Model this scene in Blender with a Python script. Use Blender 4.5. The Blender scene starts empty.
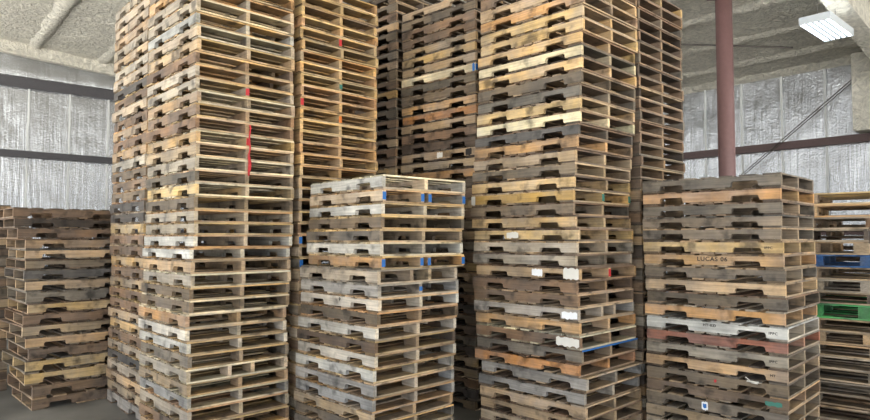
import bpy, bmesh, math, random
from mathutils import Vector, Matrix
random.seed(11)
C = bpy.context.scene.collection
PI = math.pi

# ------------------------------------------------------------------ camera
CAM_H, FOC, HORIZON = 1.93, 615.0, 238.0
PITCH = math.atan((HORIZON - 210.0) / FOC)
cam_d = bpy.data.cameras.new('camera'); cam = bpy.data.objects.new('camera', cam_d); C.objects.link(cam)
cam.location = (0, 0, CAM_H); cam.rotation_euler = (PI / 2 + PITCH, 0, 0)
cam_d.sensor_width = 36; cam_d.lens = FOC / 870 * 36; cam_d.clip_end = 200
bpy.context.scene.camera = cam
def proj(x, y, z):
    z -= CAM_H
    f = y * math.cos(PITCH) + z * math.sin(PITCH)
    u = -y * math.sin(PITCH) + z * math.cos(PITCH)
    return 435 + FOC * x / f, 210 - FOC * u / f
def z_at(py, d):            # height whose picture row is py at depth d
    lo, hi = -5, 12
    for _ in range(50):
        m = (lo + hi) / 2
        if proj(0, d, m)[1] > py: lo = m
        else: hi = m
    return lo
def x_at(px, d, z):
    return (px - 435) / FOC * (d * math.cos(PITCH) + (z - CAM_H) * math.sin(PITCH))

# ------------------------------------------------------------------ helpers
def srgb(r, g, b):
    f = lambda c: (c / 255 / 12.92) if c / 255 <= .04045 else ((c / 255 + .055) / 1.055) ** 2.4
    return (f(r), f(g), f(b), 1)
def tag(o, label=None, cat=None, group=None, kind=None):
    if label: o['label'] = label
    if cat: o['category'] = cat
    if group: o['group'] = group
    if kind: o['kind'] = kind
    return o
def link(name, me, mat=None, parent=None, color=None):
    o = bpy.data.objects.new(name, me); C.objects.link(o)
    if mat is not None and not me.materials: me.materials.append(mat)
    if parent is not None: o.parent = parent
    if color: o.color = color
    return o
def empty(name, loc=(0, 0, 0), rz=0):
    o = bpy.data.objects.new(name, None); C.objects.link(o)
    o.location = loc; o.rotation_euler = (0, 0, rz); o.empty_display_size = .1
    return o
class MB:
    """collects solids with a per-face tint"""
    def __init__(s): s.v = []; s.f = []; s.t = []
    def add(s, vs, fs, tint=(1, 1, 1), tints=None):
        b = len(s.v); s.v += [tuple(v) for v in vs]
        for i, f in enumerate(fs):
            s.f.append(tuple(b + k for k in f)); s.t.append(tints[i] if tints else tint)
    def box(s, x0, x1, y0, y1, z0, z1, tint=(1, 1, 1)):
        vs = [(x, y, z) for z in (z0, z1) for y in (y0, y1) for x in (x0, x1)]
        s.add(vs, [(0, 2, 3, 1), (4, 5, 7, 6), (0, 1, 5, 4), (2, 6, 7, 3), (0, 4, 6, 2), (1, 3, 7, 5)], tint)
    def obox(s, c, ax, ay, az, tint=(1, 1, 1)):
        c, ax, ay, az = map(Vector, (c, ax, ay, az))
        vs = [c + ax * i + ay * j + az * k for k in (-1, 1) for j in (-1, 1) for i in (-1, 1)]
        s.add(vs, [(0, 2, 3, 1), (4, 5, 7, 6), (0, 1, 5, 4), (2, 6, 7, 3), (0, 4, 6, 2), (1, 3, 7, 5)], tint)
    def tube(s, a, b, r, n=12, tint=(1, 1, 1)):
        a, b = Vector(a), Vector(b); d = (b - a).normalized()
        u = d.orthogonal().normalized(); w = d.cross(u)
        vs = [p + (u * math.cos(2 * PI * i / n) + w * math.sin(2 * PI * i / n)) * r for p in (a, b) for i in range(n)]
        fs = [(i, (i + 1) % n, n + (i + 1) % n, n + i) for i in range(n)] + [tuple(range(n))[::-1], tuple(range(n, 2 * n))]
        s.add(vs, fs, tint)
    def prism(s, poly, y0, y1, tint=(1, 1, 1), end=None):
        """outline in x,z swept along y"""
        n = len(poly)
        vs = [(x, y0, z) for x, z in poly] + [(x, y1, z) for x, z in poly]
        fs = [tuple(range(n)), tuple(range(2 * n - 1, n - 1, -1))] + [(i, n + i, n + (i + 1) % n, (i + 1) % n) for i in range(n)]
        tints = [tint] * len(fs)
        if end:
            xs = [p[0] for p in poly]; lo, hi = min(xs), max(xs)
            for i in range(n):
                a, b = poly[i], poly[(i + 1) % n]
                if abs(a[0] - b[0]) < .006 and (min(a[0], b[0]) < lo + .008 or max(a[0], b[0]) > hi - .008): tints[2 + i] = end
        s.add(vs, fs, tints=tints)
    def mesh(s, name, mat=None, smooth=False):
        me = bpy.data.meshes.new(name); me.from_pydata(s.v, [], s.f); me.update()
        at = me.color_attributes.new('tint', 'FLOAT_COLOR', 'CORNER')
        for p in me.polygons:
            t = s.t[p.index]
            for li in p.loop_indices: at.data[li].color = (t[0], t[1], t[2], 1)
            p.use_smooth = smooth
        bm = bmesh.new(); bm.from_mesh(me); bmesh.ops.recalc_face_normals(bm, faces=bm.faces); bm.to_mesh(me); bm.free()
        if mat: me.materials.append(mat)
        return me
    def build(s, name, mat, parent=None, smooth=False):
        return link(name, s.mesh(name, mat, smooth), None, parent)

# ------------------------------------------------------------------ materials
def new_mat(name):
    m = bpy.data.materials.new(name); m.use_nodes = True
    return m, m.node_tree.nodes, m.node_tree.links, m.node_tree.nodes['Principled BSDF']
def plain(name, col, rough=.6, metal=0.0):
    m, N, L, b = new_mat(name)
    n = N.new('ShaderNodeTexNoise'); n.inputs['Scale'].default_value = 14; n.inputs['Detail'].default_value = 4
    g = N.new('ShaderNodeTexCoord'); L.new(g.outputs['Object'], n.inputs['Vector'])
    r = N.new('ShaderNodeMapRange'); r.inputs['To Min'].default_value = .85; r.inputs['To Max'].default_value = 1.12
    L.new(n.outputs['Fac'], r.inputs['Value'])
    x = N.new('ShaderNodeMix'); x.data_type = 'RGBA'; x.blend_type = 'MULTIPLY'; x.inputs['Factor'].default_value = 1
    x.inputs['A'].default_value = col; L.new(r.outputs['Result'], x.inputs['B']); L.new(x.outputs['Result'], b.inputs['Base Color'])
    b.inputs['Roughness'].default_value = rough; b.inputs['Metallic'].default_value = metal
    return m
def wood(name, scale):
    m, N, L, b = new_mat(name)
    oi = N.new('ShaderNodeObjectInfo'); tc = N.new('ShaderNodeTexCoord')
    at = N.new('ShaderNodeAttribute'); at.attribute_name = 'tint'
    mul = N.new('ShaderNodeMath'); mul.operation = 'MULTIPLY'; mul.inputs[1].default_value = 57.0; L.new(oi.outputs['Random'], mul.inputs[0])
    add = N.new('ShaderNodeVectorMath'); add.operation = 'ADD'; L.new(tc.outputs['Object'], add.inputs[0]); L.new(mul.outputs[0], add.inputs[1])
    mp = N.new('ShaderNodeMapping'); mp.inputs['Scale'].default_value = scale; L.new(add.outputs[0], mp.inputs['Vector'])
    gr = N.new('ShaderNodeTexNoise'); gr.inputs['Scale'].default_value = 1; gr.inputs['Detail'].default_value = 5; gr.inputs['Distortion'].default_value = .6
    L.new(mp.outputs[0], gr.inputs['Vector'])
    gm = N.new('ShaderNodeMapRange'); gm.inputs['From Min'].default_value = .3; gm.inputs['From Max'].default_value = .7
    gm.inputs['To Min'].default_value = .72; gm.inputs['To Max'].default_value = 1.18; L.new(gr.outputs['Fac'], gm.inputs['Value'])
    # weathering blotches
    bl = N.new('ShaderNodeTexNoise'); bl.inputs['Scale'].default_value = 2.3; bl.inputs['Detail'].default_value = 4; bl.inputs['Roughness'].default_value = .65
    L.new(add.outputs[0], bl.inputs['Vector'])
    bm_ = N.new('ShaderNodeMapRange'); bm_.inputs['From Min'].default_value = .36; bm_.inputs['From Max'].default_value = .66
    bm_.inputs['To Min'].default_value = 0; bm_.inputs['To Max'].default_value = .9; L.new(bl.outputs['Fac'], bm_.inputs['Value'])
    mx1 = N.new('ShaderNodeMix'); mx1.data_type = 'RGBA'; mx1.blend_type = 'MULTIPLY'; mx1.inputs['Factor'].default_value = 1
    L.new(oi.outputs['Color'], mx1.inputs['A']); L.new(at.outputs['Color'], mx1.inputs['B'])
    hs = N.new('ShaderNodeHueSaturation'); hs.inputs['Saturation'].default_value = .62; hs.inputs['Value'].default_value = .66
    L.new(mx1.outputs['Result'], hs.inputs['Color'])
    mx2 = N.new('ShaderNodeMix'); mx2.data_type = 'RGBA'; L.new(bm_.outputs['Result'], mx2.inputs['Factor'])
    L.new(mx1.outputs['Result'], mx2.inputs['A']); L.new(hs.outputs['Color'], mx2.inputs['B'])
    mx3 = N.new('ShaderNodeMix'); mx3.data_type = 'RGBA'; mx3.blend_type = 'MULTIPLY'; mx3.inputs['Factor'].default_value = 1
    L.new(mx2.outputs['Result'], mx3.inputs['A']); L.new(gm.outputs['Result'], mx3.inputs['B'])
    # dark stains
    st = N.new('ShaderNodeTexNoise'); st.inputs['Scale'].default_value = 6; st.inputs['Detail'].default_value = 3
    ad2 = N.new('ShaderNodeVectorMath'); ad2.operation = 'ADD'; ad2.inputs[1].default_value = (9, 4, 7); L.new(add.outputs[0], ad2.inputs[0]); L.new(ad2.outputs[0], st.inputs['Vector'])
    sm = N.new('ShaderNodeMapRange'); sm.inputs['From Min'].default_value = .56; sm.inputs['From Max'].default_value = .70
    sm.inputs['To Min'].default_value = 1; sm.inputs['To Max'].default_value = .34; L.new(st.outputs['Fac'], sm.inputs['Value'])
    mx4 = N.new('ShaderNodeMix'); mx4.data_type = 'RGBA'; mx4.blend_type = 'MULTIPLY'; mx4.inputs['Factor'].default_value = 1
    L.new(mx3.outputs['Result'], mx4.inputs['A']); L.new(sm.outputs['Result'], mx4.inputs['B'])
    # sun-bleached and soiled stretches along each board
    lv = N.new('ShaderNodeTexNoise'); lv.inputs['Scale'].default_value = 1.6; lv.inputs['Detail'].default_value = 5; lv.inputs['Roughness'].default_value = .7
    ad3 = N.new('ShaderNodeVectorMath'); ad3.operation = 'ADD'; ad3.inputs[1].default_value = (3, 14, 21); L.new(add.outputs[0], ad3.inputs[0]); L.new(ad3.outputs[0], lv.inputs['Vector'])
    lm = N.new('ShaderNodeMapRange'); lm.inputs['From Min'].default_value = .34; lm.inputs['From Max'].default_value = .68
    lm.inputs['To Min'].default_value = .6; lm.inputs['To Max'].default_value = 1.28; L.new(lv.outputs['Fac'], lm.inputs['Value'])
    mx5 = N.new('ShaderNodeMix'); mx5.data_type = 'RGBA'; mx5.blend_type = 'MULTIPLY'; mx5.inputs['Factor'].default_value = 1
    L.new(mx4.outputs['Result'], mx5.inputs['A']); L.new(lm.outputs['Result'], mx5.inputs['B'])
    L.new(mx5.outputs['Result'], b.inputs['Base Color'])
    b.inputs['Roughness'].default_value = .72
    bp = N.new('ShaderNodeBump'); bp.inputs['Strength'].default_value = .35; bp.inputs['Distance'].default_value = .003
    L.new(gr.outputs['Fac'], bp.inputs['Height']); L.new(bp.outputs[0], b.inputs['Normal'])
    return m
WX = wood('weathered_wood_lengthwise', (2.2, 34, 60))
WY = wood('weathered_wood_crosswise', (34, 2.2, 60))

def foil():
    m, N, L, b = new_mat('foil_faced_insulation')
    tc = N.new('ShaderNodeTexCoord')
    mp = N.new('ShaderNodeMapping'); mp.inputs['Scale'].default_value = (13, 13, .8); L.new(tc.outputs['Object'], mp.inputs['Vector'])
    n1 = N.new('ShaderNodeTexNoise'); n1.inputs['Scale'].default_value = 1; n1.inputs['Detail'].default_value = 6; n1.inputs['Roughness'].default_value = .6; L.new(mp.outputs[0], n1.inputs['Vector'])
    n2 = N.new('ShaderNodeTexNoise'); n2.inputs['Scale'].default_value = 1; n2.inputs['Detail'].default_value = 2
    mp2 = N.new('ShaderNodeMapping'); mp2.inputs['Scale'].default_value = (1.3, 1.3, .9); L.new(tc.outputs['Object'], mp2.inputs['Vector']); L.new(mp2.outputs[0], n2.inputs['Vector'])
    n3 = N.new('ShaderNodeTexNoise'); n3.inputs['Scale'].default_value = 22; n3.inputs['Detail'].default_value = 3; L.new(tc.outputs['Object'], n3.inputs['Vector'])
    a = N.new('ShaderNodeMath'); a.operation = 'MULTIPLY_ADD'; a.inputs[1].default_value = 1.6; L.new(n2.outputs['Fac'], a.inputs[0]); L.new(n1.outputs['Fac'], a.inputs[2])
    a2 = N.new('ShaderNodeMath'); a2.operation = 'MULTIPLY_ADD'; a2.inputs[1].default_value = .22; L.new(n3.outputs['Fac'], a2.inputs[0]); L.new(a.outputs[0], a2.inputs[2])
    bp = N.new('ShaderNodeBump'); bp.inputs['Strength'].default_value = .85; bp.inputs['Distance'].default_value = .033
    L.new(a2.outputs[0], bp.inputs['Height']); L.new(bp.outputs[0], b.inputs['Normal'])
    b.inputs['Base Color'].default_value = (.50, .51, .52, 1); b.inputs['Metallic'].default_value = .9; b.inputs['Roughness'].default_value = .25
    return m
FOIL = foil()
def foam():
    m, N, L, b = new_mat('sprayed_foam')
    tc = N.new('ShaderNodeTexCoord')
    n1 = N.new('ShaderNodeTexNoise'); n1.inputs['Scale'].default_value = 8; n1.inputs['Detail'].default_value = 7; n1.inputs['Roughness'].default_value = .62; n1.inputs['Distortion'].default_value = 1.2
    L.new(tc.outputs['Object'], n1.inputs['Vector'])
    cr = N.new('ShaderNodeMapRange'); cr.inputs['From Min'].default_value = .32; cr.inputs['From Max'].default_value = .68; cr.inputs['To Min'].default_value = .62; cr.inputs['To Max'].default_value = 1.05
    L.new(n1.outputs['Fac'], cr.inputs['Value'])
    x = N.new('ShaderNodeMix'); x.data_type = 'RGBA'; x.blend_type = 'MULTIPLY'; x.inputs['Factor'].default_value = 1
    x.inputs['A'].default_value = srgb(238, 233, 219); L.new(cr.outputs['Result'], x.inputs['B']); L.new(x.outputs['Result'], b.inputs['Base Color'])
    bp = N.new('ShaderNodeBump'); bp.inputs['Strength'].default_value = 1; bp.inputs['Distance'].default_value = .09
    L.new(n1.outputs['Fac'], bp.inputs['Height']); L.new(bp.outputs[0], b.inputs['Normal'])
    b.inputs['Roughness'].default_value = .85
    return m
FOAM = foam()
def concrete():
    m, N, L, b = new_mat('stained_concrete')
    tc = N.new('ShaderNodeTexCoord')
    n1 = N.new('ShaderNodeTexNoise'); n1.inputs['Scale'].default_value = 1.4; n1.inputs['Detail'].default_value = 8; L.new(tc.outputs['Object'], n1.inputs['Vector'])
    cr = N.new('ShaderNodeValToRGB'); cr.color_ramp.elements[0].color = srgb(82, 80, 76); cr.color_ramp.elements[1].color = srgb(128, 126, 120)
    cr.color_ramp.elements[0].position = .3; cr.color_ramp.elements[1].position = .7
    L.new(n1.outputs['Fac'], cr.inputs['Fac']); L.new(cr.outputs['Color'], b.inputs['Base Color']); b.inputs['Roughness'].default_value = .6
    return m
CONC = concrete()
STEEL = plain('red_oxide_steel', srgb(138, 106, 104), .5)
GIRT = plain('dark_primer_steel', srgb(92, 72, 70), .5)
ROD = plain('dull_rod_steel', srgb(95, 90, 86), .45, .5)
SEAM = plain('foil_tape', srgb(222, 224, 222), .5, .15)
GIRTL = plain('dark_grey_steel', srgb(78, 76, 80), .5)
HOUSING = plain('lamp_housing_enamel', srgb(215, 222, 228), .4)
BLUE = plain('blue_paint', srgb(40, 105, 175), .6)
RED = plain('red_paint', srgb(190, 45, 50), .6)
GREENP = plain('green_paint', srgb(60, 120, 105), .6)
ORANGEP = plain('orange_paint', srgb(225, 125, 55), .6)
WHITEP = plain('white_paint', srgb(214, 211, 202), .6)
BLACKP = plain('black_ink', srgb(45, 40, 36), .7)
PAPER = plain('paper', srgb(232, 234, 236), .6)
def emit(name, col, s):
    m, N, L, b = new_mat(name); b.inputs['Base Color'].default_value = (.9, .9, .9, 1)
    b.inputs['Emission Color'].default_value = col; b.inputs['Emission Strength'].default_value = s
    return m
TUBE = emit('lamp_tube_glow', (.93, .98, 1, 1), 9)
CEIL_FILL = emit('ceiling_fill_glow', (.93, .98, 1, 1), 6)
REFL = plain('shadowed_reflector', srgb(70, 76, 84), .6)

# ------------------------------------------------------------------ building shell
RV = Vector((.748, .663, 0)); LV = Vector((-.663, .748, 0)); UP = Vector((0, 0, 1))
RMIN, RMAX, LMIN, LMAX = -6.0, 15.7, -10.0, 18.2
def P(r, l, z): return RV * r + LV * l + UP * z
def roof_z(r): return 5.86 + .061 * (RMAX - r)
def struct(o, label=None): o['kind'] = 'structure'; return o
def slab(name, corners, thick, mat, cuts=1):
    """corners: 4 points; thick: vector of the thickness"""
    m = MB(); t = Vector(thick); vs = [Vector(c) for c in corners]; vs += [v + t for v in vs]
    m.add(vs, [(0, 1, 2, 3), (7, 6, 5, 4), (0, 4, 5, 1), (1, 5, 6, 2), (2, 6, 7, 3), (3, 7, 4, 0)])
    return struct(m.build(name, mat))
slab('floor', [P(RMIN, LMIN, 0), P(RMAX, LMIN, 0), P(RMAX, LMAX, 0), P(RMIN, LMAX, 0)], (0, 0, -.2), CONC)
# ceiling with real foam relief
def ceiling():
    n, k = 130, 140; vs = []; fs = []
    from mathutils import noise
    for i in range(n + 1):
        for j in range(k + 1):
            r = RMIN + (RMAX - RMIN) * i / n; l = LMIN + (LMAX - LMIN) * j / k
            d = noise.fractal(Vector((r * 1.9, l * 1.9, 0)), 1, 2, 4) * .035
            vs.append(P(r, l, roof_z(r) + d))
    for i in range(n):
        for j in range(k):
            a = i * (k + 1) + j; fs.append((a, a + 1, a + k + 2, a + k + 1))
    m = MB(); m.add(vs, fs)
    m.add([P(RMIN, LMIN, roof_z(RMIN) + .2), P(RMAX, LMIN, roof_z(RMAX) + .2), P(RMAX, LMAX, roof_z(RMAX) + .2), P(RMIN, LMAX, roof_z(RMIN) + .2)], [(0, 1, 2, 3)])
    struct(m.build('ceiling', FOAM, smooth=True))
ceiling()
# left (gable) wall, right (eave) wall, rear wall
slab('wall_left', [P(RMIN, LMAX, 0), P(RMAX, LMAX, 0), P(RMAX, LMAX, roof_z(RMAX)), P(RMIN, LMAX, roof_z(RMIN))], LV * .15, FOIL)
slab('wall_right', [P(RMAX, LMIN, 0), P(RMAX, LMAX, 0), P(RMAX, LMAX, roof_z(RMAX)), P(RMAX, LMIN, roof_z(RMAX))], RV * .15, FOIL)
# seams of the insulation blankets
nt = [0]
def trim(m, mat, smooth=False):
    nt[0] += 1; return struct(m.build('trim_%d' % nt[0], mat, smooth=smooth))
def seam(c, along, out, z0, z1):
    m = MB(); n = 14; w = .022
    for i in range(n):
        za, zb = z0 + (z1 - z0) * i / n, z0 + (z1 - z0) * (i + 1) / n
        o = along * random.uniform(-.008, .008)
        m.obox(c + UP * ((za + zb) / 2) + o + out * .012, along * w, out * .012, UP * ((zb - za) / 2))
    trim(m, SEAM)
t = 2.51 - .91 * 5
while t < RMAX - .3:
    seam(P(t, LMAX, 0), RV, -LV, 0.0, roof_z(t) - .05); t += .91
t = 7.17 - .91 * 9
while t < LMAX - .3:
    seam(P(RMAX, t, 0), LV, -RV, 0.0, roof_z(RMAX) - .05); t += .91
# girts
def girt_l(z0, z1, dep):
    m = MB(); m.obox(P((RMIN + RMAX) / 2, LMAX - dep / 2, (z0 + z1) / 2), RV * ((RMAX - RMIN) / 2 - .05), LV * (dep / 2), UP * ((z1 - z0) / 2))
    m.obox(P((RMIN + RMAX) / 2, LMAX - dep - .004, z1 - .03), RV * ((RMAX - RMIN) / 2 - .05), LV * .004, UP * .03)
    trim(m, GIRTL)
girt_l(3.92, 4.08, .2); girt_l(5.66, 5.90, .12); girt_l(2.0, 2.16, .2)
for z0, z1 in ((3.99, 4.16), (2.0, 2.16)):
    m = MB(); m.obox(P(RMAX - .1, (LMIN + LMAX) / 2, (z0 + z1) / 2), LV * ((LMAX - LMIN) / 2 - .05), RV * .1, UP * ((z1 - z0) / 2))
    m.obox(P(RMAX - .204, (LMIN + LMAX) / 2, z1 - .02), LV * ((LMAX - LMIN) / 2 - .05), RV * .004, UP * .02)
    trim(m, GIRT)
# upper foil sheet hanging over the top left girt, its curled lip
m = MB()
n = 90
vs = []; fs = []
for i in range(n + 1):
    r_ = RMIN + (RMAX - RMIN) * i / n; wv = .012 * math.sin(i * 1.7)
    zt_ = roof_z(r_) - .03
    for f_, d_ in ((1, .13), (.6, .138), (.25, .145), (.06, .147), (0, .14), (-.01, .10)): vs.append(P(r_, LMAX - d_ - wv, 5.9 + (zt_ - 5.9) * f_))
for i in range(n):
    for k in range(5): q = i * 6 + k; fs.append((q, q + 1, q + 7, q + 6))
m.add(vs, fs)
trim(m, FOIL, True)
# foam-coated rafter against the gable wall, and the light edge strip below it
def bar(name, a, b, w, h, mat, side):
    a, b = Vector(a), Vector(b); d = (b - a).normalized(); s = side.normalized(); u = d.cross(s).normalized()
    m = MB(); m.obox((a + b) / 2, d * ((b - a).length / 2), s * (w / 2), u * (h / 2)); return m
trim(bar('', P(RMIN, LMAX - .2, roof_z(RMIN) - .1), P(RMAX, LMAX - .2, roof_z(RMAX) - .1), .4, .32, FOAM, LV), FOAM)
trim(bar('', P(RMIN, LMAX - .4, roof_z(RMIN) - .27), P(RMAX, LMAX - .4, roof_z(RMAX) - .27), .05, .05, SEAM, LV), FOAM)
# purlins coated in foam, running away from the camera to the left
r = 2.57 - 1.5 * 7
while r < RMAX - .5:
    if r > RMIN + .2:
        m = MB(); z = roof_z(r); n = 60; pr = [(-.20, .03), (-.11, -.03), (-.04, -.065), (.05, -.065), (.11, -.03), (.20, .03)]
        vs = []; fs = []
        for i in range(n + 1):
            l = LMIN + (LMAX - LMIN - .3) * i / n
            for a, b in pr: vs.append(P(r + a + random.uniform(-.012, .012), l, z + b + random.uniform(-.012, .012)))
        for i in range(n):
            for k in range(5):
                q = i * 6 + k; fs.append((q, q + 1, q + 7, q + 6))
        m.add(vs, fs); trim(m, FOAM, True)
    r += 1.5
# eave strut
m = MB(); vs = []; fs = []
for i in range(91):
    l = LMIN + (LMAX - LMIN) * i / 90
    for a, b in ((0, -.12), (-.10, -.09), (-.22, .02)): vs.append(P(RMAX + a, l, 5.86 + b + random.uniform(-.012, .012)))
for i in range(90):
    for k in range(2): q = i * 3 + k; fs.append((q, q + 1, q + 4, q + 3))
m.add(vs, fs); trim(m, FOAM, True)
# rigid frame: foam-coated column at the right wall and haunched rafter
m = MB(); m.obox(P(RMAX - .35, 3.04, 2.95), RV * .35, LV * .2, UP * 2.95); trim(m, FOAM)
m = MB(); m.obox(P(RMAX - .3, 3.5, 5.0), RV * .3, LV * .28, UP * .82); trim(m, FOAM)
def rafter(l0, l1):
    m = MB(); st = [(RMAX - .05, 1.15), (RMAX - 1.4, .62), (RMAX - 4.5, .36), (0, .34), (RMIN, .34)]
    vs = []; fs = []
    for r, dep in st:
        for l in (l0, l1):
            vs += [P(r, l, roof_z(r) + .05), P(r, l, roof_z(r) - dep)]
    for i in range(len(st) - 1):
        q = i * 4; fs += [(q, q + 1, q + 5, q + 4), (q + 2, q + 3, q + 7, q + 6), (q + 1, q + 3, q + 7, q + 5)]
    fs += [(0, 1, 3, 2), tuple(4 * (len(st) - 1) + k for k in (0, 2, 3, 1))]
    m.add(vs, fs); trim(m, FOAM)
rafter(2.88, 3.2)
# bracing rods on the right wall and under the roof
def wall_pt(px, py, dist):
    ry = Vector(((px - 435) / FOC, 1, 0)); s = dist / ry.dot(RV); X, Y = ry.x * s, s
    return Vector((X, Y, z_at(py, Y)))
for k, off in enumerate((0, 4)):
    o = MB(); o.tube(wall_pt(858 - off * .3, 78 + off, RMAX - .26), wall_pt(735, 181 + off * .6, RMAX - .26), .010, 8)
    tag(o.build('bracing_rod', ROD), ['upper thin steel bracing rod running diagonally across the right foil wall', 'lower thin steel bracing rod running diagonally across the right foil wall'][k], 'rod', 'wall bracing rods', 'thing')
o = MB(); o.tube(P(6.3, 11.5, roof_z(6.3) - .2), P(13.6, 4.4, roof_z(13.6) - .2), .018, 8)
tag(o.build('bracing_rod', ROD), 'thin steel bracing rod running diagonally under the foam ceiling', 'rod', None, 'thing')
# steel pipe column
pd = 10.5; px = x_at(726, pd, 4.0)
post = empty('steel_column', (px, pd, 0)); tag(post, 'round red-brown steel column rising behind the right short pallet stack', 'column', None, 'thing')
m = MB(); zt = roof_z(Vector((px, pd, 0)).dot(RV)) + .0
m.tube((0, 0, .02), (0, 0, zt - .02), .135, 40); m.build('shaft', STEEL, post, smooth=True)
for f in post.children[0].data.polygons: f.use_smooth = abs(f.normal.z) < .5
m = MB(); m.box(-.2, .2, -.2, .2, 0, .02); m.build('base_plate', STEEL, post)
m = MB(); m.box(-.2, .2, -.2, .2, zt - .04, zt - .0); m.build('cap_plate', STEEL, post)

# ------------------------------------------------------------------ lamps
def lamp(c, label):
    root = empty('high_bay_lamp', c, math.atan2(RV.y, RV.x)); tag(root, label, 'lamp', 'high bay lamps')
    L_, W_ = .60, .215
    m = MB(); m.box(-L_, L_, -W_, W_, .03, .09); m.box(-L_, L_, -W_, -W_ + .012, -.03, .03); m.box(-L_, L_, W_ - .012, W_, -.03, .03)
    m.box(-L_, -L_ + .012, -W_ + .012, W_ - .012, -.03, .03); m.box(L_ - .012, L_, -W_ + .012, W_ - .012, -.03, .03)
    m.build('housing', HOUSING, root)
    m = MB(); m.box(-L_ + .012, L_ - .012, -W_ + .012, W_ - .012, .024, .03); m.build('reflector', REFL, root)
    m = MB(); m.box(-L_ + .04, L_ - .04, -.1, .1, .09, .098); m.build('added_ceiling_fill', CEIL_FILL, root)  # glowing strip added on top of the housing to brighten the ceiling
    for k in range(4):
        y = (k - 1.5) * .08
        m = MB(); m.box(-L_ + .012, L_ - .012, y - .007, y + .007, -.032, .024); m.build('louvre', REFL, root)
    for k in range(5):
        y = (k - 2) * .08
        m = MB(); m.tube((-L_ + .02, y, -.004), (L_ - .02, y, -.004), .02, 12); m.build('lamp_tube', TUBE, root, True)
    rz = roof_z(Vector(c).dot(RV)) - c[2]
    for s in (-1, 1):
        m = MB(); m.tube((s * .45, 0, .09), (s * .45, 0, rz - .01), .004, 6); m.build('hanging_cable', ROD, root)
LZ = 5.28
def lamp_xy(px, py):
    d = 8.0
    lo, hi = 3, 30
    for _ in range(50):
        mid = (lo + hi) / 2
        if proj(0, mid, LZ)[1] < py: lo = mid
        else: hi = mid
    return (x_at(px, lo, LZ), lo, LZ)
lc = lamp_xy(827, 29)
lamp(lc, 'lit rectangular high bay lamp hanging at the top right of the picture')
base = Vector(lc)
others = [(-7.5, 0, 'left neighbour of the lit lamp at top right, hanging beyond the tall towers'),
          (0, -7.5, 'lit high bay lamp hanging right of the camera, outside the picture'),
          (-8.5, 5.6, 'lit high bay lamp hanging over the left rear tower, above the picture'),
          (-14.5, 0, 'lit high bay lamp hanging behind the camera on the left side'),
          (-15.5, 9.5, 'lit high bay lamp hanging nearest the open end on the far left'),
          (-7.5, -7.5, 'lit high bay lamp hanging behind the camera on the right side')]
for dr, dl, lab in others:
    lamp(tuple(base + RV * dr + LV * dl), lab)

# ------------------------------------------------------------------ pallets
LEN, WID, T0 = 1.219, 1.016, .122      # stringer length, deck length, nominal height
PAL = {
 'p': ((226, 205, 158), 'cream'), 'P': ((240, 226, 180), 'very pale cream'), 'y': ((208, 166, 98), 'honey tan'), 'Y': ((200, 152, 70), 'yellow'),
 'o': ((200, 148, 86), 'orange tan'), 'O': ((205, 132, 58), 'bright orange'), 't': ((188, 154, 110), 'tan'), 'b': ((138, 107, 78), 'brown'),
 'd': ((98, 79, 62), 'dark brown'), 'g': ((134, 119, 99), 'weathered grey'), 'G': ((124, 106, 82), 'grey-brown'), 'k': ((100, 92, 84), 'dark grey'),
 'w': ((204, 195, 178), 'whitish'), 'l': ((182, 163, 136), 'light greyish tan'), 's': ((168, 162, 154), 'bluish grey'), 'r': ((176, 98, 62), 'reddish orange'),
 'B': ((38, 92, 150), 'blue'), 'N': ((62, 160, 78), 'green'),
}
def rt(a=.12, warm=.04):
    v = 1 + random.uniform(-a, a); w = random.uniform(-warm, warm); return (v * (1 + w), v, v * (1 - w * 1.6))
def board(m, x0, x1, y0, y1, z0, z1, tint, wob=.0012):
    n = 5; vs = []; fs = []
    e0, e1 = random.uniform(-.002, .016), random.uniform(-.016, .002)
    for i in range(n + 1):
        y = y0 + (y1 - y0) * i / n
        a = random.uniform(-.0015, .0015); dz = -random.uniform(0, wob)
        for x, z in ((x0 + a, z0), (x1 + a, z0), (x1 + a, z1 + dz), (x0 + a, z1 + dz)): vs.append((x, y + (e0 if i == 0 else e1 if i == n else 0) , z))
    for i in range(n):
        for k in range(4):
            q = i * 4; fs.append((q + k, q + (k + 1) % 4, q + 4 + (k + 1) % 4, q + 4 + k))
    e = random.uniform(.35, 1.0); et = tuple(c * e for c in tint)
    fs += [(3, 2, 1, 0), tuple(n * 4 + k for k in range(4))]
    edge = random.uniform(1.12, 1.42); ft = tuple(c * .76 for c in tint); dt = tuple(c * edge for c in tint)      # faces darkened for weathering and the pallets' inner shade, paler sawn edges
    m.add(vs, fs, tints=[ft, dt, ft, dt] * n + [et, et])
def top_deck_mesh(i, block=False):
    m = MB(); h = WID / 2 - .004
    ws = [.14] + [random.choice((.089, .1, .115, .135)) for _ in range(5)] + [.14]
    if block: ws = [.14] + [.1] * 5 + [.14]
    gap = (LEN - sum(ws)) / 6; x = -LEN / 2
    for k, w in enumerate(ws):
        j = random.uniform(-.012, .012) if 0 < k < 6 else random.uniform(0, .006) * (1 if k == 0 else -1)
        if not (i % 5 == 3 and k in (2, 4) and random.random() < .6):
            if i % 6 == 4 and k == 5: board(m, x + j, x + j + w, -h, random.uniform(-.1, .2), .1062, .122, rt())      # snapped board
            else: board(m, x + j, x + j + w, -h, h, .1062, .122, rt())
        x += w + gap
    return m.mesh('top_deck', WY)
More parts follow.
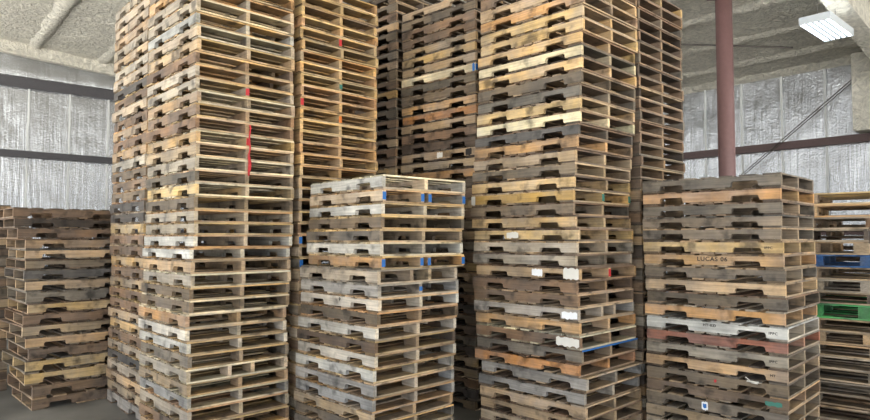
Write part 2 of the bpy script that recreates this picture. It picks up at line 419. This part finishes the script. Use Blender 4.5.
def bottom_deck_mesh(i):
    m = MB(); h = WID / 2 - .004
    a = [(-LEN / 2 + .002, -LEN / 2 + .142), (LEN / 2 - .142, LEN / 2 - .002)]
    c = random.uniform(.085, .1)
    a += [(-.155, -.155 + c), (-.05 + random.uniform(-.01, .01), .045), (.155 - c, .155)]
    for k, (x0, x1) in enumerate(a):
        if i % 5 == 2 and k == 3: continue
        board(m, x0, x1, -h, h, 0, .0158, rt())
    return m.mesh('bottom_deck', WY)
def stringer_mesh(i, kind='notched'):
    m = MB(); z0, z1 = .0162, .1058; hl = LEN / 2; w = .019
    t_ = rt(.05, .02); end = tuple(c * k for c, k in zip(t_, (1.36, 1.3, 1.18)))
    nt_ = .046
    def j(a=.003): return random.uniform(-a, a)
    def notch(a, b):
        d = nt_ + j(.004)
        return [(a, z0), (a + .005 + j(.002), z0 + d - .012), (a + .016, z0 + d + j(.001)), (b - .016, z0 + d + j(.001)), (b - .005 + j(.002), z0 + d - .012), (b, z0)]
    pl = [(-hl + abs(j()), z0)] + notch(-hl + .17 + j(.01), -hl + .40 + j(.01)) + notch(hl - .40 + j(.01), hl - .17 + j(.01)) + [(hl - abs(j()), z0), (hl - abs(j()), z1)]
    if i % 4 == 3:      # chipped upper edge
        c = random.uniform(-.3, .3); pl += [(c + .05, z1), (c + .03, z1 - .007), (c - .03, z1 - .008), (c - .06, z1)]
    pl += [(-hl + abs(j()), z1)]
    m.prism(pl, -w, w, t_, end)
    return m.mesh('stringer', WX)
def block_mesh(): 
    m = MB(); m.box(-.07, .07, -.065, .065, .0162, .1058, rt(.06)); return m.mesh('block', WX)
TD = [top_deck_mesh(i) for i in range(12)]; BD = [bottom_deck_mesh(i) for i in range(10)]; SM = [stringer_mesh(i) for i in range(14)]; BK = [block_mesh() for _ in range(3)]
def rough_patch_mesh(name, mat, L_, h, side, n=10):
    m = MB()
    pts = [(-L_ / 2, -h / 2)] + [(-L_ / 2 + L_ * k / n, -h / 2 - random.uniform(0, h * .3)) for k in range(1, n)] + [(L_ / 2, -h / 2), (L_ / 2, h / 2)] + \
          [(L_ / 2 - L_ * k / n, h / 2 + random.uniform(0, h * .25)) for k in range(1, n)] + [(-L_ / 2, h / 2)]
    m.prism(pts, -.0012, .0012); return m.mesh(name, mat)
def text_mesh(s, size, mat):
    cu = bpy.data.curves.new('stencil', 'FONT'); cu.body = s; cu.size = size; cu.extrude = .0008; cu.offset = size * .018; cu.align_x = 'CENTER'; cu.align_y = 'CENTER'; cu.space_character = 1.15
    o = bpy.data.objects.new('tmp', cu); C.objects.link(o); bpy.context.view_layer.update()
    me = bpy.data.meshes.new_from_object(o.evaluated_get(bpy.context.evaluated_depsgraph_get()))
    bpy.data.objects.remove(o); me.name = 'stencilled_text'; me.materials.clear(); me.materials.append(mat); return me

def jit(col, a=.07, wob=.03):
    v = 1 + random.uniform(-a, a); h = random.uniform(-wob, wob)
    if max(col) < 235 and min(col) > 50: m_ = sum(col) / 3; col = tuple(c + (m_ - c) * .13 for c in col)
    return srgb(min(255, col[0] * v * (1 + h)), min(255, col[1] * v), min(255, col[2] * v * (1 - h)))
def mix(a, b, f): return tuple(a[k] * (1 - f) + b[k] * f for k in range(3))

def make_pallet(code, deck, extra=''):
    """a pallet centred on its base; returns the root"""
    root = empty('wooden_pallet'); col = PAL[code][0]
    dcol = PAL[deck][0] if deck else mix(col, PAL[random.choice('tybgo')][0], .6)
    if code in 'BN': dcol = col
    o = link('top_deck', random.choice(TD), None, root, jit(dcol))
    o = link('bottom_deck', random.choice(BD), None, root, jit(mix(dcol, PAL['t'][0], .3) if code not in 'BN' else dcol))
    if code in 'BN' or 'block' in extra:
        for ix in (-1, 0, 1):
            for iy in (-1, 0, 1):
                b = link('block', random.choice(BK), None, root, jit(col)); b.location = (ix * (LEN / 2 - .07), iy * (WID / 2 - .07), 0)
        return root
    ys = [-WID / 2 + .023, 0, WID / 2 - .023]
    if 'double' in extra: ys = [ys[0], -.10, .13, ys[2]]
    if 'offset' in extra: ys[1] = .06
    if 'twin' in extra: ys = [ys[0], -.045, .045, ys[2]]
    for k, y in enumerate(ys):
        b = link('stringer', random.choice(SM), None, root, jit(col if k in (0, len(ys) - 1) else mix(col, PAL['t'][0], .4)))
        b.location = (0, y, 0)
        if random.random() < .5: b.rotation_euler = (0, 0, PI)
    return root
def paint_end(root, s, which, mat, name='painted_end', h=.07, z=.06):
    ys = {'l': -WID / 2 + .023, 'm': 0, 'r': WID / 2 - .023, 'n': .045, 'o': -.045}
    y = ys[which]; m = MB(); m.box(-.0016, .0016, -.0185, .0185, -h / 2, h / 2); o = m.build(name, mat, root)
    o.location = (s * (LEN / 2 + .0012), y, z); return o
def side_patch(root, me, x, z, ysign, flip=False):
    o = link(me.name, me, None, root)
    o.location = (x, ysign * (WID / 2 - .0025), z)
    return o

ORD = ['topmost', 'second', 'third', 'fourth', 'fifth', 'sixth', 'seventh', 'eighth', 'ninth', 'tenth', 'eleventh', 'twelfth', 'thirteenth', 'fourteenth', 'fifteenth',
       'sixteenth', 'seventeenth', 'eighteenth', 'nineteenth', 'twentieth']
TENS = {2: 'twenty', 3: 'thirty', 4: 'forty'}
def ordinal(n):
    if n <= 20: return ORD[n - 1]
    t_, u = divmod(n, 10)
    if u == 0: return {30: 'thirtieth', 40: 'fortieth'}[n]
    return TENS[t_] + '-' + (['first'] + ORD[1:9])[u - 1]

def tower(desc, phi, d, corner_x, tops, pattern, kind='S', n_above=0, fill='ttybogGl', deckset='tyolb', below=None, specials=None, top_open=False, jit_xy=.010, yawf=None, hide_y=418):
    """tops: measured picture rows of the pallets' top edges at the near corner (top to bottom);
       corner_x: function of z giving the near corner's x; or a list (row, px)"""
    cp, sp = math.cos(math.radians(phi)), math.sin(math.radians(phi))
    R, L = Vector((cp, sp, 0)), Vector((-sp, cp, 0))
    zs = [z_at(y, d) for y in tops]
    n = len(zs); p = (zs[0] - zs[-1]) / (n - 1)
    zs = [.5 * z + .5 * (zs[0] - p * k) for k, z in enumerate(zs)]
    rem = zs[-1]; nb = max(0, round(rem / p))
    if nb == 0: zs[-1] = 0
    levels = zs + [rem - rem / nb * (k + 1) for k in range(nb)] if nb else zs
    levels = [zs[0] + p * (n_above - k) for k in range(n_above)] + levels
    # levels[i] = top of pallet i, levels[i+1] = its base
    cnt = len(levels) - 1
    seen = 0; roots = []
    for i in range(cnt):
        zt, zb = levels[i], levels[i + 1]; row = i - n_above
        code = pattern[row] if 0 <= row < len(pattern) else random.choice(fill)
        sp_ = (specials or {}).get(row, {})
        root = make_pallet(code, sp_.get('deck') or random.choice(deckset), sp_.get('extra', ''))
        py = proj(0, d, zt)[1]
        if callable(corner_x): px_ = corner_x(py)
        else:
            pts = corner_x
            if py <= pts[0][0]: px_ = pts[0][1]
            elif py >= pts[-1][0]: px_ = pts[-1][1]
            else:
                for (a, xa), (b, xb) in zip(pts, pts[1:]):
                    if a <= py <= b: px_ = xa + (xb - xa) * (py - a) / (b - a)
        cx = x_at(px_, d, zt)
        yj = math.radians(random.uniform(-.55, .55) + (yawf(row) if yawf else 0))
        Rr = Matrix.Rotation(yj, 3, 'Z') @ R; Lr = Matrix.Rotation(yj, 3, 'Z') @ L
        c = Vector((cx, d, 0)) + R * random.uniform(-jit_xy, jit_xy) + L * random.uniform(-jit_xy, jit_xy)
        if kind == 'S':
            ctr = c + Lr * (LEN / 2) + Rr * (WID / 2); ang = math.atan2(-Lr.y, -Lr.x)      # local +x points at the camera-side end face
        else:
            ctr = c + Rr * (LEN / 2) + Lr * (WID / 2); ang = math.atan2(Rr.y, Rr.x)
        root.location = (ctr.x, ctr.y, zb); root.rotation_euler = (0, 0, ang); root.scale = (1, 1, (zt - zb) / T0)
        # label
        yb = proj(0, d, zb)[1]; lab = None
        feat = sp_.get('feat', ''); cn = PAL[code][1]
        if yb > 3 and zt > 0 and py < hide_y:
            seen += 1
            pos = ordinal(seen)
            cut = n_above or tops[0] < 4
            lab = '%s pallet%s, %s' % (cn, (' ' + feat) if feat else '', ('topmost in the %s' % desc) if seen == 1 and not cut else '%s from the %stop in the %s' % ('first' if pos == 'topmost' else pos, 'visible ' if cut else '', desc))
        elif yb <= 3: lab = '%s pallet above the photo edge, %s in the %s' % (cn, ordinal(i + 1), desc)
        else: lab = '%s pallet, %s up from the floor in the %s' % (cn, ORD[cnt - i - 1] if cnt - i - 1 else 'lowest', desc)
        if i == cnt - 1: lab = '%s pallet at the bottom of the %s' % (cn, desc)
        nw = len(lab.replace('-', ' ').split())
        if nw > 16: lab = lab.replace(' visible', '')
        if len(lab.replace('-', ' ').split()) > 16 and feat: lab = lab.replace(' ' + feat, '')
        tag(root, lab, 'pallet', 'pallets in the ' + desc)
        for f in sp_.get('do', []): f(root)
        roots.append(root)
    return R, L, roots

def rows(y0, y1, n): return [y0 + (y1 - y0) * k / (n - 1) for k in range(n)]
# end-paint helpers: for kind S the near end is local +x; the corner side is local -y
E = lambda which, mat, **k: (lambda r: paint_end(r, 1, which, mat, **k))
def label_side(x, z, mat, L_, h, name='paper_label'):
    return lambda r: side_patch(r, rough_patch_mesh(name, mat, L_, h, 1), x, z, -1)
def stencil(s, size, x, z, mat=BLACKP):
    def f(r):
        o = link('stencilled_text', text_mesh(s, size, mat), None, r)
        o.location = (x, -(WID / 2 - .0025), z); o.rotation_euler = (PI / 2, 0, 0)
    return f

def label_print(x, z):
    def f(r):
        o = side_patch(r, rough_patch_mesh('label_print', BLUE, .03, .03, 1), x, z, -1); o.location.y -= .0012
    return f
# --- tall left tower (front)
A_tops = [-16, -3, 11, 24, 37, 50.5, 64, 78, 90, 103, 117, 130, 143.5, 156.5, 170, 183, 196, 211, 223, 235, 248.6, 260, 274, 288, 300, 315, 329.6, 343.4, 356, 371.5, 386, 398, 411]
A_pat = 'llwltblltbbytlGyGllwwtlGGowwgltsl'
A_sp = {5: dict(extra=''), 7: dict(do=[E('m', RED)], feat='with a red-painted centre end'), 20: {}, 29: dict(extra='double', feat='with two middle stringers'),
        11: dict(do=[E('m', RED)], feat='with a red centre end')}
A = tower('tall front left tower', 43.9, 5.5, [(0, 196.5), (100, 195.5), (200, 194.5), (238, 193), (248, 189.5), (300, 188), (315, 185), (356, 186.5), (420, 188)], A_tops, A_pat, n_above=2, deckset='ppyyyot', specials=A_sp)
# --- short middle stack
B_tops = [174, 188.7, 202.5, 214.5, 228.4, 241, 255, 268, 284, 297.5, 312, 326, 341, 354.5, 368.7, 384, 399, 413.8]
B_pat = 'wlwGgwolswGwdwwsst'
B_sp = {0: dict(deck='p', feat='with a bright new deck'), 1: dict(deck='o', extra='twin', do=[E(k, BLUE) for k in 'lonr'], feat='with blue-painted stringer ends'),
        6: dict(extra='twin', do=[E(k, BLUE) for k in 'lonr'], feat='with blue-painted ends'),
        7: dict(extra='double', deck='l', feat='with two middle stringers'), 9: dict(do=[stencil('P', .05, .05, .075)], feat='stamped P'),
        5: dict(deck='p'), 8: dict(do=[E('m', BLUE, h=.04)])}
Bx = [(174, 381), (262, 380.5), (268, 377.5), (300, 377.5), (341, 373.5), (369, 373), (414, 372)]
tower('short middle stack', 44.4, 5.32, Bx, B_tops, B_pat, specials=B_sp, deckset='tyolg', yawf=lambda r: -2.5 if r < 7 else 0)
# --- tall centre tower
C_tops = [-10, 2.8, 15.6, 30, 43, 55.5, 69, 84, 97, 110, 123, 134.5, 147.5, 162, 174, 188, 201, 214, 227.5, 240, 253, 266, 280, 293, 306, 320, 335, 350, 364, 377, 393, 407]
C_pat = 'oyyypyGgyPkotGyYGyylltbbsobgOsst'
C_sp = {21: dict(do=[label_side(.15, .062, PAPER, .12, .05), label_side(.52, .062, WHITEP, .16, .08, 'white_paint_patch'), E('m', RED)], feat='with white paint patches'),
        18: dict(do=[label_side(-.12, .06, WHITEP, .14, .05, 'white_paint_patch')], feat='with a smeared white patch'),
        15: dict(do=[E(k, GREENP) for k in 'mr'] + [label_side(-.58, .06, WHITEP, .05, .07, 'paper_label')], feat='with green-marked ends'),
        14: dict(extra='offset'), 24: dict(extra='double', do=[label_side(.52, .05, PAPER, .16, .05, 'white_paint_patch')], feat='with a pale patch at its corner'),
        26: dict(do=[label_side(.48, .06, WHITEP, .24, .06, 'white_companion_block')], deck='p', feat='with a white corner piece'),
        27: dict(do=[], feat='with a blue-edged deck board'), 19: {}, 7: dict(feat='with dark round stains')}
Cx = [(3, 582), (43, 581), (97, 579), (123, 578), (134, 576), (160, 575), (190, 573.5), (201, 573), (214, 575), (227, 577), (253, 575), (266, 578.5), (280, 577), (306, 577), (320, 579), (335, 580), (350, 580.5), (364, 579), (377, 586), (393, 583), (407, 585)]
Ct = tower('tall centre tower', 44.3, 5.42, Cx, C_tops, C_pat, n_above=2, specials=C_sp, deckset='tbGbt')
def blue_edge(root):
    m = MB(); m.box(-.0015, .0015, -WID / 2 + .01, WID / 2 - .01, -.0075, .0075); o = m.build('painted_edge', BLUE, root); o.location = (LEN / 2 + .0028, 0, .114)
blue_edge(Ct[2][2 + 27])
# --- short right stack
F_tops = [172, 186.5, 201, 214.5, 226.5, 239.4, 254, 268, 282.5, 297.5, 312, 328, 343, 356.5, 371, 385.5, 400, 413.8]
F_pat = 'gogggyotsGowrltGbg'.replace('ts', 'gt')
F_sp = {6: dict(do=[stencil('LUCAS 06', .055, .03, .072)], feat='stencilled LUCAS 06'), 5: dict(do=[stencil('IPPC', .03, .5, .06)]),
        11: dict(do=[stencil('HT-KD', .034, -.02, .078), stencil('IPPC', .032, .5, .06)], deck='w', feat='with faint dark stamps'),
        15: dict(do=[label_side(.03, .06, RED, .02, .02, 'red_mark')], feat='with a small red mark'),
        16: dict(do=[label_side(.5, .06, GREENP, .13, .03, 'green_paint_patch')], feat='with green staining at its corner'),
        17: dict(do=[label_side(-.06, .06, PAPER, .055, .055), label_print(-.06, .06)], feat='with a small white and blue label'),
        13: dict(do=[stencil('IPPC', .03, .5, .06)]), 14: dict(do=[stencil('HT', .03, .5, .06)])}
for o_ in (): pass
Ft = tower('short right stack', 44.9, 5.11, [(172, 780), (226, 781), (254, 783), (282, 785.5), (420, 788)], F_tops, F_pat, specials=F_sp, deckset='gtlbt')
# --- towers behind, spaced along the rows of stacks
def behind(base_phi, pc, r=0.0, l=0.0):
    cp, sp = math.cos(math.radians(base_phi)), math.sin(math.radians(base_phi))
    return Vector((pc[0] + r * cp - l * sp, pc[1] + r * sp + l * cp))
def cornerfn(v): return lambda py: proj(v.x, v.y, z_at(py, v.y))[0]
cA = (x_at(193, 5.5, 1.93), 5.5)
v = behind(43.9, cA, r=.03, l=1.345)
A2_sp = {22: {}}
tower('left rear tower', 42.6, v.y, cornerfn(v), rows(-6, 408, 37), 'lltltllkblbtbtlGbGkkybbybtbbtyblkltts', n_above=1, deckset='tyolb', specials={})
v = behind(44.3, cA, r=1.085, l=.0)
A3_sp = {3: dict(do=[E('m', RED)], feat='with a red centre end'), 7: dict(do=[E('m', GREENP, h=.05)], feat='with a green centre end'), 10: dict(do=[E('m', ORANGEP)], feat='with an orange centre end'),
         9: dict(do=[E('l', RED)], feat='with a red corner end')}
for k_ in (21, 23): A3_sp[k_] = dict(do=[E('l', BLUE)], feat='with a blue corner end')
tower('tower behind the left one', 44.7, v.y, cornerfn(v), rows(-8, 410, 37), 'yyoyyyoyoyyyooyytlgtbtlgttbgtlbgtbtlg', n_above=1, deckset='yyyoo', specials=A3_sp)
cE = (x_at(475.5, 6.95, 1.93), 6.95)
E_sp = {6: dict(do=[E('l', BLUE), label_side(.58, .06, BLUE, .035, .07, 'blue_mark')], feat='with a blue corner mark'),
        14: dict(do=[label_side(.05, .06, WHITEP, .09, .05), label_side(.5, .06, BLACKP, .09, .06, 'dark_stain')], feat='with a white paper label')}
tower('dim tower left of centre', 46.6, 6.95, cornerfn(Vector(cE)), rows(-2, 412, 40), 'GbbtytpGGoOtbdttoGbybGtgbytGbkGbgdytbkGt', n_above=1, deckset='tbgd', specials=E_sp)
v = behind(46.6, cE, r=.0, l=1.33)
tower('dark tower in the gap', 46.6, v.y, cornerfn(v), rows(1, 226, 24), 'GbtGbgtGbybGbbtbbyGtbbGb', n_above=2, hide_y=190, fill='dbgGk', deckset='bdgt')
cC = (x_at(579, 5.42, 1.93), 5.42)
v = behind(43.6, cC, r=1.11, l=.0)
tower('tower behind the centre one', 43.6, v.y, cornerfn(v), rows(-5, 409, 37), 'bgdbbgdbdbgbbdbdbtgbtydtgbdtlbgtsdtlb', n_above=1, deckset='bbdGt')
# --- low stack at the left wall (stringers face the camera)
H_tops = [207, 216.5, 226, 237, 247, 257, 266, 276, 287.5, 300, 310.5, 322, 334, 346, 357.5, 371, 385, 399]
def h_yaw(r): return {1: 1.5, 4: -1, 11: 3, 14: 2, 15: -2.5, 16: 3}.get(r, 0)
tower('low far left stack', 45.2, 6.95, [(200, 13), (225, 14), (232, 26), (290, 25), (300, 29), (322, 22), (335, 25), (346, 29), (371, 24), (385, 33), (400, 31)], H_tops, 'bdbttGktgybttbyybb', kind='T', deckset='tbgb', yawf=h_yaw)
v = Vector((x_at(11, 7.9, 1.93), 7.9)); cp, sp = math.cos(math.radians(47.7)), math.sin(math.radians(47.7))
v2 = Vector((v.x - LEN * cp, v.y - LEN * sp))
tower('stack cut by the left edge', 47.7, v2.y, cornerfn(v2), rows(z_row := proj(0, v2.y, 2.35)[1], proj(0, v2.y, .125)[1], 18), 'tbytbgtbgtbytbgtbb', kind='T', deckset='tbgb')
# --- mixed stack behind the short right stack (its end faces the camera)
G_sp = {0: dict(deck='y'), 1: dict(deck='o'), 4: dict(extra='block', deck='t', feat='of block construction'), 5: dict(extra='block'), 7: dict(extra='block', deck='l', feat='of block construction'),
        9: dict(feat='with solid blocks'), 11: dict(extra='block')}
G_tops = [191, 203, 216, 228, 241, 255, 268, 281, 293.5, 305, 323, 336, 349, 361, 374, 387, 400, 412.5]
tower('mixed stack at the right edge', 50.5, 5.95, [(190, 874), (240, 872), (300, 876), (412, 877)], G_tops, 'oybdtBglkNbtglgglt', kind='T', specials=G_sp, deckset='tbgl', jit_xy=.03, yawf=lambda r: (0, 2, -3, 3, -4, 1, -2, 3, 0, -2, 2, 4, -3, 1, -1, 3, -2, 1)[r % 18])

v = behind(50.5, (x_at(875, 5.95, 1.93), 5.95), r=1.28, l=.03)
tower('rearmost stack beyond the mixed one', 50.5, v.y, cornerfn(v), rows(proj(0, v.y, 2.2)[1], proj(0, v.y, .125)[1], 17), 'btbgbdbtbgbdbtgbb', kind='T', deckset='bdgt')

# ------------------------------------------------------------------ small loose things
def on_A_end(u, z, out=.004):      # point on the near end face of the front left tower
    R, L, _ = A; c = Vector((cA[0], cA[1], 0)); q = c + R * u - L * (out); q.z = z; return q, R, L
m = MB(); prev = None; R, L, _ = A
pts = []
for k in range(15):
    py = 127 + 50 * k / 14; z = z_at(py, 5.95)
    q, _, _ = on_A_end(.52 + .006 * math.sin(k * 1.3), z, .022 + .004 * math.sin(k * 2.1)); pts.append(q)
vs = []; fs = []
for k, q in enumerate(pts):
    w = .008 + .009 * (k > 8) * math.sin((k - 8) / 6 * PI)
    vs += [q - R * w, q + R * w, q + R * w - L * .0015, q - R * w - L * .0015]
for k in range(len(pts) - 1):
    a = k * 4; fs += [(a + j, a + (j + 1) % 4, a + 4 + (j + 1) % 4, a + 4 + j) for j in range(4)]
fs += [(3, 2, 1, 0), tuple(len(vs) - 4 + j for j in range(4))]
m.add(vs, fs); tag(m.build('plastic_strap', RED), 'red plastic strap hanging down the end of the tall front left tower', 'strap')

# torn white wrap caught in the notch of a pallet in the short right stack
q = Ft[2][14]; Lf, Rf = Ft[1], Ft[0]; cF = Vector((x_at(786, 5.11, 1.0), 5.11, 0))
m = MB(); random.seed(5)
b0 = cF + Lf * .25 - Rf * .012; zb = z_at(383, 5.28)
for k in range(7):
    a = b0 + Lf * random.uniform(-.05, .05) - Rf * random.uniform(0, .02) + UP * (zb + random.uniform(0, .012)); b = b0 + Lf * random.uniform(-.07, .07) - Rf * random.uniform(0, .02) + UP * (zb + random.uniform(.0, .05 if k == 0 else .016))
    m.tube(a, b, random.uniform(.003, .006), 7)
tag(m.build('plastic_scrap', WHITEP), 'torn scrap of white plastic caught in a notch of the short right stack', 'scrap')

# ------------------------------------------------------------------ light
w = bpy.data.worlds.new('World'); bpy.context.scene.world = w; w.use_nodes = True
WN, WL = w.node_tree.nodes, w.node_tree.links
bg = WN['Background']; tc = WN.new('ShaderNodeTexCoord'); sx = WN.new('ShaderNodeSeparateXYZ'); WL.new(tc.outputs['Generated'], sx.inputs[0])
cr = WN.new('ShaderNodeValToRGB'); mr = WN.new('ShaderNodeMapRange'); mr.inputs['From Min'].default_value = -1; mr.inputs['From Max'].default_value = 1
WL.new(sx.outputs['Z'], mr.inputs['Value']); WL.new(mr.outputs['Result'], cr.inputs['Fac'])      # bright lower half added to lift the ceiling from below, hazy sky above
cr.color_ramp.elements[0].position = .46; cr.color_ramp.elements[0].color = (1.0, .97, .90, 1)
cr.color_ramp.elements[1].position = .53; cr.color_ramp.elements[1].color = (.36, .39, .43, 1)
WL.new(cr.outputs['Color'], bg.inputs['Color']); bg.inputs['Strength'].default_value = 6.0
# daylight through the open bay behind the camera on the left
def area(name, loc, target, sx, sy, power, col):
    d = bpy.data.lights.new(name, 'AREA'); d.shape = 'RECTANGLE'; d.size = sx; d.size_y = sy; d.energy = power; d.color = col
    o = bpy.data.objects.new(name, d); C.objects.link(o); o.location = loc
    o.rotation_euler = (Vector(target) - Vector(loc)).to_track_quat('-Z', 'Y').to_euler(); return o

vs_ = bpy.context.scene.view_settings
vs_.view_transform = 'Standard'; vs_.look = 'None'; vs_.exposure = 0.08; vs_.gamma = 1; vs_.use_curve_mapping = False
